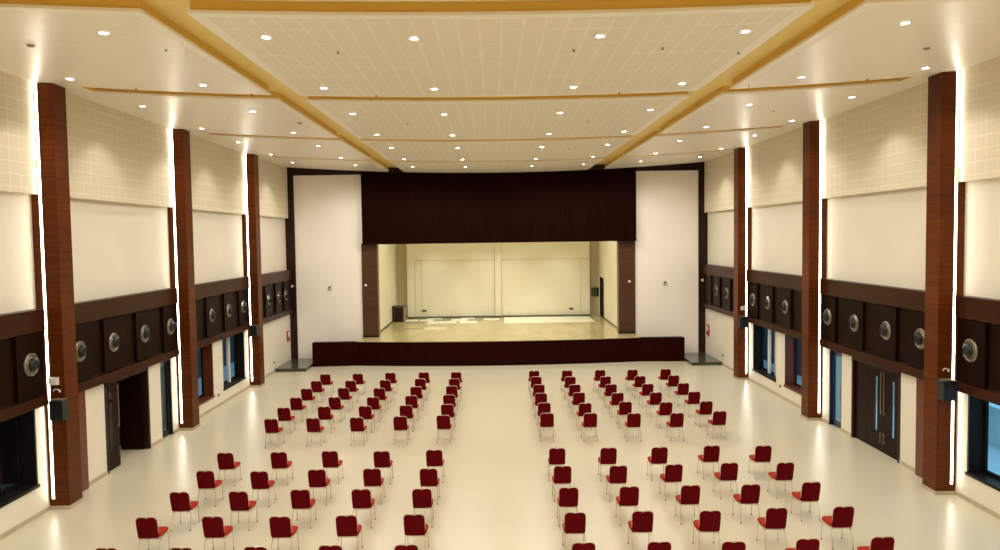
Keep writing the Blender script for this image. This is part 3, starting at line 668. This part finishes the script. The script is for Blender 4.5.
def make_chair(loc, label, group):
    t = thing('banquet_chair', loc, label, 'chair', group, local=True)
    # origin on the floor under the top of the back; chair faces +Y
    yb = .09          # back plane at seat height, y
    lean = lambda z: yb-.09*(z-.48)/.44
    # seat cushion: rounded, slightly waterfall front
    bm = bmesh.new(); prof = []
    W, D = .232, .47
    n = 40; rings = []
    def sup(a, w, d, cy):
        c, s_ = math.cos(a), math.sin(a); e = .30
        return (w*math.copysign(abs(c)**e, c), cy+d*math.copysign(abs(s_)**e, s_))
    for z, k in ((.438, .93), (.446, .98), (.466, 1.0), (.485, .985), (.500, .93), (.508, .80), (.512, .45)):
        ring = []
        for i in range(n):
            x, y = sup(2*math.pi*i/n, W*k, D/2*k, .115+D/2)
            tw = 1-.10*max(0, (.3-y))/.3       # narrower to the back
            ring.append(bm.verts.new((x*tw, y, z)))
        rings.append(ring)
    for a_ in range(len(rings)-1):
        for i in range(n): bm.faces.new((rings[a_][i], rings[a_][(i+1) % n], rings[a_+1][(i+1) % n], rings[a_+1][i]))
    bm.faces.new(rings[0][::-1]); bm.faces.new(rings[-1])
    obj('seat', bm, 'seat_red', t, smooth=True)
    # backrest: two-lobed crown, padded both faces
    out = []
    hw = .210; zb, zt = .440, .905
    def outline(k):
        pts = []
        ins = (1-k)
        w = hw-ins; b0 = zb+ins; t0 = zt-ins
        pts += [(-w+.03, b0), (0, b0-.004), (w-.03, b0)]
        for i in range(5): a_ = -math.pi/2+i*math.pi/8; pts.append((w-.03+.03*math.cos(a_), b0+.03+.03*math.sin(a_)))
        pts.append((w+.006, (b0+t0)/2))
        for i in range(7): a_ = i*math.pi/12; pts.append((w-.085+.09*math.cos(a_), t0-.092+.09*math.sin(a_)))
        pts += [(.075, t0-.002), (.045, t0-.008), (.02, t0-.021), (0, t0-.026), (-.02, t0-.021), (-.045, t0-.008), (-.075, t0-.002)]
        for i in range(7): a_ = math.pi/2+i*math.pi/12; pts.append((-w+.085+.09*math.cos(a_), t0-.092+.09*math.sin(a_)))
        pts.append((-w-.006, (b0+t0)/2))
        for i in range(5): a_ = math.pi+i*math.pi/8; pts.append((-w+.03+.03*math.cos(a_), b0+.03+.03*math.sin(a_)))
        return pts
    bm = bmesh.new(); rings = []
    for k, dy in ((.975, -.024), (.992, -.020), (1.0, -.008), (1.0, .010), (.99, .028), (.965, .036)):
        rings.append([bm.verts.new((x, lean(z)+dy, z)) for x, z in outline(k)])
    m_ = len(rings[0])
    for a_ in range(len(rings)-1):
        for i in range(m_): bm.faces.new((rings[a_][i], rings[a_][(i+1) % m_], rings[a_+1][(i+1) % m_], rings[a_+1][i]))
    bm.faces.new(rings[0][::-1]); bm.faces.new(rings[-1])
    obj('backrest', bm, 'maroon', t, smooth=True)
    # back frame: tube round the back with a flat hand grip over the dip
    bm = bmesh.new()
    pth = [(-.188, .105, .40), (-.196, yb, .47), (-.214, lean(.65), .65)]
    pth += [(-.214+.09-.09*math.cos(a_), lean(.82+.09*math.sin(a_)), .822+.09*math.sin(a_)) for a_ in [i*math.pi/10 for i in range(6)]]
    full = pth+[(0, lean(.905), .907)]+[(-x, y, z) for x, y, z in pth[::-1]]
    tube(bm, full, .0095, 8)
    obj('back_frame', bm, 'chrome', t, smooth=True)
    # seat frame
    bm = bmesh.new()
    tube(bm, [(-.19, .12, .415), (-.212, .3, .415), (-.212, .53, .415), (.212, .53, .415), (.212, .3, .415), (.19, .12, .415), (-.19, .12, .415)], .010, 6)
    obj('seat_frame', bm, 'chrome', t, smooth=True)
    for s in (-1, 1):
        bm = bmesh.new(); tube(bm, [(s*.212, .51, .415)]+bez((s*.212, .525, .40), (s*.214, .54, .30), (s*.219, .555, .0), 4), .0105, 8)
        lg = obj('leg', bm, 'chrome', t, smooth=True)
        bm = bmesh.new(); lathe(bm, [(.014, 0), (.015, .03), (.012, .034)], (0, 0, 1), (s*.219, .555, 0), 10); obj('foot_cap', bm, 'sensor', lg)
        bm = bmesh.new(); tube(bm, [(s*.200, .36, .412)]+bez((s*.200, .30, .41), (s*.205, .09, .41), (s*.208, .075, .22), 6)+[(s*.212, .03, .0)], .0105, 8)
        lg = obj('leg', bm, 'chrome', t, smooth=True)
        bm = bmesh.new(); lathe(bm, [(.014, 0), (.015, .03), (.012, .034)], (0, 0, 1), (s*.212, .03, 0), 10); obj('foot_cap', bm, 'sensor', lg)
    return t

CH = [('FL', 0, 0, 6, 5, -7.32, 31.12), ('FL', 0, 1, 6, 5, -5.96, 31.11), ('FL', 0, 2, 6, 5, -4.61, 31.21), ('FL', 0, 3, 6, 5, -3.2, 31.19), ('FL', 0, 4, 6, 5, -1.84, 31.13),
      ('FL', 1, 0, 6, 5, -7.34, 29.61), ('FL', 1, 1, 6, 5, -5.97, 29.59), ('FL', 1, 2, 6, 5, -4.59, 29.58), ('FL', 1, 3, 6, 5, -3.21, 29.76), ('FL', 1, 4, 6, 5, -1.84, 29.64),
      ('FL', 2, 0, 6, 5, -7.35, 28.1), ('FL', 2, 1, 6, 5, -5.96, 28.13), ('FL', 2, 2, 6, 5, -4.58, 27.98), ('FL', 2, 3, 6, 5, -3.21, 28.13), ('FL', 2, 4, 6, 5, -1.86, 28.2),
      ('FL', 3, 0, 6, 5, -7.33, 26.51), ('FL', 3, 1, 6, 5, -5.95, 26.49), ('FL', 3, 2, 6, 5, -4.56, 26.39), ('FL', 3, 3, 6, 5, -3.21, 26.52), ('FL', 3, 4, 6, 5, -1.86, 26.58),
      ('FL', 4, 0, 6, 5, -7.32, 24.92), ('FL', 4, 1, 6, 5, -5.98, 25.0), ('FL', 4, 2, 6, 5, -4.6, 24.97), ('FL', 4, 3, 6, 5, -3.22, 24.98), ('FL', 4, 4, 6, 5, -1.83, 25.05),
      ('FL', 5, 0, 6, 5, -7.28, 23.35), ('FL', 5, 1, 6, 5, -5.97, 23.38), ('FL', 5, 2, 6, 5, -4.59, 23.38), ('FL', 5, 3, 6, 5, -3.22, 23.42), ('FL', 5, 4, 6, 5, -1.86, 23.48),
      ('FR', 0, 0, 6, 5, 1.44, 31.17), ('FR', 0, 1, 6, 5, 2.82, 31.11), ('FR', 0, 2, 6, 5, 4.21, 31.1), ('FR', 0, 3, 6, 5, 5.57, 31.09), ('FR', 0, 4, 6, 5, 6.96, 31.08),
      ('FR', 1, 0, 6, 5, 1.45, 29.82), ('FR', 1, 1, 6, 5, 2.81, 29.7), ('FR', 1, 2, 6, 5, 4.22, 29.64), ('FR', 1, 3, 6, 5, 5.6, 29.62), ('FR', 1, 4, 6, 5, 6.96, 29.66),
      ('FR', 2, 0, 6, 5, 1.46, 28.17), ('FR', 2, 1, 6, 5, 2.82, 28.1), ('FR', 2, 2, 6, 5, 4.19, 28.04), ('FR', 2, 3, 6, 5, 5.58, 28.02), ('FR', 2, 4, 6, 5, 6.94, 28.05),
      ('FR', 3, 0, 6, 5, 1.44, 26.61), ('FR', 3, 1, 6, 5, 2.81, 26.62), ('FR', 3, 2, 6, 5, 4.18, 26.48), ('FR', 3, 3, 6, 5, 5.55, 26.46), ('FR', 3, 4, 6, 5, 6.93, 26.47),
      ('FR', 4, 0, 6, 5, 1.45, 25.03), ('FR', 4, 1, 6, 5, 2.82, 24.9), ('FR', 4, 2, 6, 5, 4.2, 25.01), ('FR', 4, 3, 6, 5, 5.54, 24.85), ('FR', 4, 4, 6, 5, 6.91, 24.89),
      ('FR', 5, 0, 6, 5, 1.44, 23.54), ('FR', 5, 1, 6, 5, 2.81, 23.44), ('FR', 5, 2, 6, 5, 4.18, 23.35), ('FR', 5, 3, 6, 5, 5.53, 23.29), ('FR', 5, 4, 6, 5, 6.93, 23.45),
      ('RL', 0, 0, 5, 5, -7.39, 19.64), ('RL', 0, 1, 5, 5, -5.97, 19.63), ('RL', 0, 2, 5, 5, -4.62, 19.65), ('RL', 0, 3, 5, 5, -3.23, 19.57), ('RL', 0, 4, 5, 5, -1.84, 19.6),
      ('RL', 1, 0, 5, 5, -7.33, 18.1), ('RL', 1, 1, 5, 5, -5.98, 18.0), ('RL', 1, 2, 5, 5, -4.59, 18.06), ('RL', 1, 3, 5, 5, -3.24, 18.06), ('RL', 1, 4, 5, 5, -1.85, 17.99),
      ('RL', 2, 0, 5, 5, -7.32, 16.57), ('RL', 2, 1, 5, 5, -5.99, 16.54), ('RL', 2, 2, 5, 5, -4.62, 16.6), ('RL', 2, 3, 5, 5, -3.24, 16.56), ('RL', 2, 4, 5, 5, -1.87, 16.52),
      ('RL', 3, 0, 5, 5, -7.35, 15.04), ('RL', 3, 1, 5, 5, -6.0, 15.03), ('RL', 3, 2, 5, 5, -4.61, 14.97), ('RL', 3, 3, 5, 5, -3.26, 14.97), ('RL', 3, 4, 5, 5, -1.88, 14.96),
      ('RL', 4, 0, 5, 5, -7.38, 13.53), ('RL', 4, 1, 5, 5, -5.99, 13.49), ('RL', 4, 2, 5, 5, -4.63, 13.48), ('RL', 4, 3, 5, 5, -3.26, 13.49), ('RL', 4, 4, 5, 5, -1.86, 13.45),
      ('RR', 0, 0, 5, 5, 1.43, 19.58), ('RR', 0, 1, 5, 5, 2.79, 19.54), ('RR', 0, 2, 5, 5, 4.14, 19.51), ('RR', 0, 3, 5, 5, 5.55, 19.59), ('RR', 0, 4, 5, 5, 6.9, 19.51),
      ('RR', 1, 0, 5, 5, 1.43, 18.03), ('RR', 1, 1, 5, 5, 2.79, 17.98), ('RR', 1, 2, 5, 5, 4.16, 18.01), ('RR', 1, 3, 5, 5, 5.54, 18.06), ('RR', 1, 4, 5, 5, 6.9, 18.01),
      ('RR', 2, 0, 5, 5, 1.42, 16.44), ('RR', 2, 1, 5, 5, 2.78, 16.44), ('RR', 2, 2, 5, 5, 4.16, 16.46), ('RR', 2, 3, 5, 5, 5.51, 16.45), ('RR', 2, 4, 5, 5, 6.91, 16.54),
      ('RR', 3, 0, 5, 5, 1.4, 14.92), ('RR', 3, 1, 5, 5, 2.78, 14.93), ('RR', 3, 2, 5, 5, 4.15, 14.9), ('RR', 3, 3, 5, 5, 5.54, 14.99), ('RR', 3, 4, 5, 5, 6.92, 15.0),
      ('RR', 4, 0, 5, 5, 1.39, 13.41), ('RR', 4, 1, 5, 5, 2.78, 13.4), ('RR', 4, 2, 5, 5, 4.13, 13.35), ('RR', 4, 3, 5, 5, 5.52, 13.42), ('RR', 4, 4, 5, 5, 6.91, 13.44)]
blk = {'FL': 'left block nearer the stage', 'FR': 'right block nearer the stage', 'RL': 'left block nearer the viewer', 'RR': 'right block nearer the viewer'}
ch0 = None
for b, r, c, nr, nc, x, y in CH:
    col = c if b[1] == 'R' else nc-1-c           # seats counted from the centre aisle
    seat = 'on the centre aisle' if col == 0 else 'at the outer end' if col == nc-1 else '%s from the aisle' % ORD[col]
    row = 'front row' if r == 0 else 'last row' if r == nr-1 else '%s row' % ORD[r]
    lab = 'red banquet chair in the %s, %s, %s' % (blk[b], row, seat)
    if ch0 is None: ch0 = make_chair((x, y, 0), lab, 'red banquet chairs, '+blk[b])
    else:
        t = dup(ch0, (x, y, 0), lab, 'red banquet chairs, '+blk[b])
        t.rotation_euler = (0, 0, random.uniform(-.035, .035))

# ---------------------------------------------------------------- world, camera
W = bpy.data.worlds.new('World'); S.world = W; W.use_nodes = True
bg = W.node_tree.nodes['Background']
bg.inputs[0].default_value = (.40, .68, .92, 1); bg.inputs[1].default_value = 1.9

cam = bpy.data.cameras.new('cam'); co = bpy.data.objects.new('camera', cam); C.objects.link(co)
F, pi_, ya, ro = 747.61, .049445, .007500, .013972
cy, sy = math.cos(ya), math.sin(ya); cp, sp_ = math.cos(pi_), math.sin(pi_)
f = Vector((sy*cp, cy*cp, -sp_)); r = Vector((cy, -sy, 0)); u = r.cross(f)
cr, sr = math.cos(ro), math.sin(ro)
r2 = r*cr-u*sr; u2 = u*cr+r*sr
mt = Matrix((r2, u2, -f)).transposed().to_4x4(); mt.translation = Vector((-.1728, 0, 6.5))
co.matrix_world = mt
cam.sensor_width = 36; cam.lens = F/1000*36; cam.clip_end = 200
S.camera = co
for o in list(bpy.data.objects):
    if '_local' in o: del o['_local']
vs = S.view_settings
vs.view_transform = 'Standard'; vs.look = 'None'; vs.gamma = 1; vs.use_curve_mapping = False; vs.exposure = 0.1
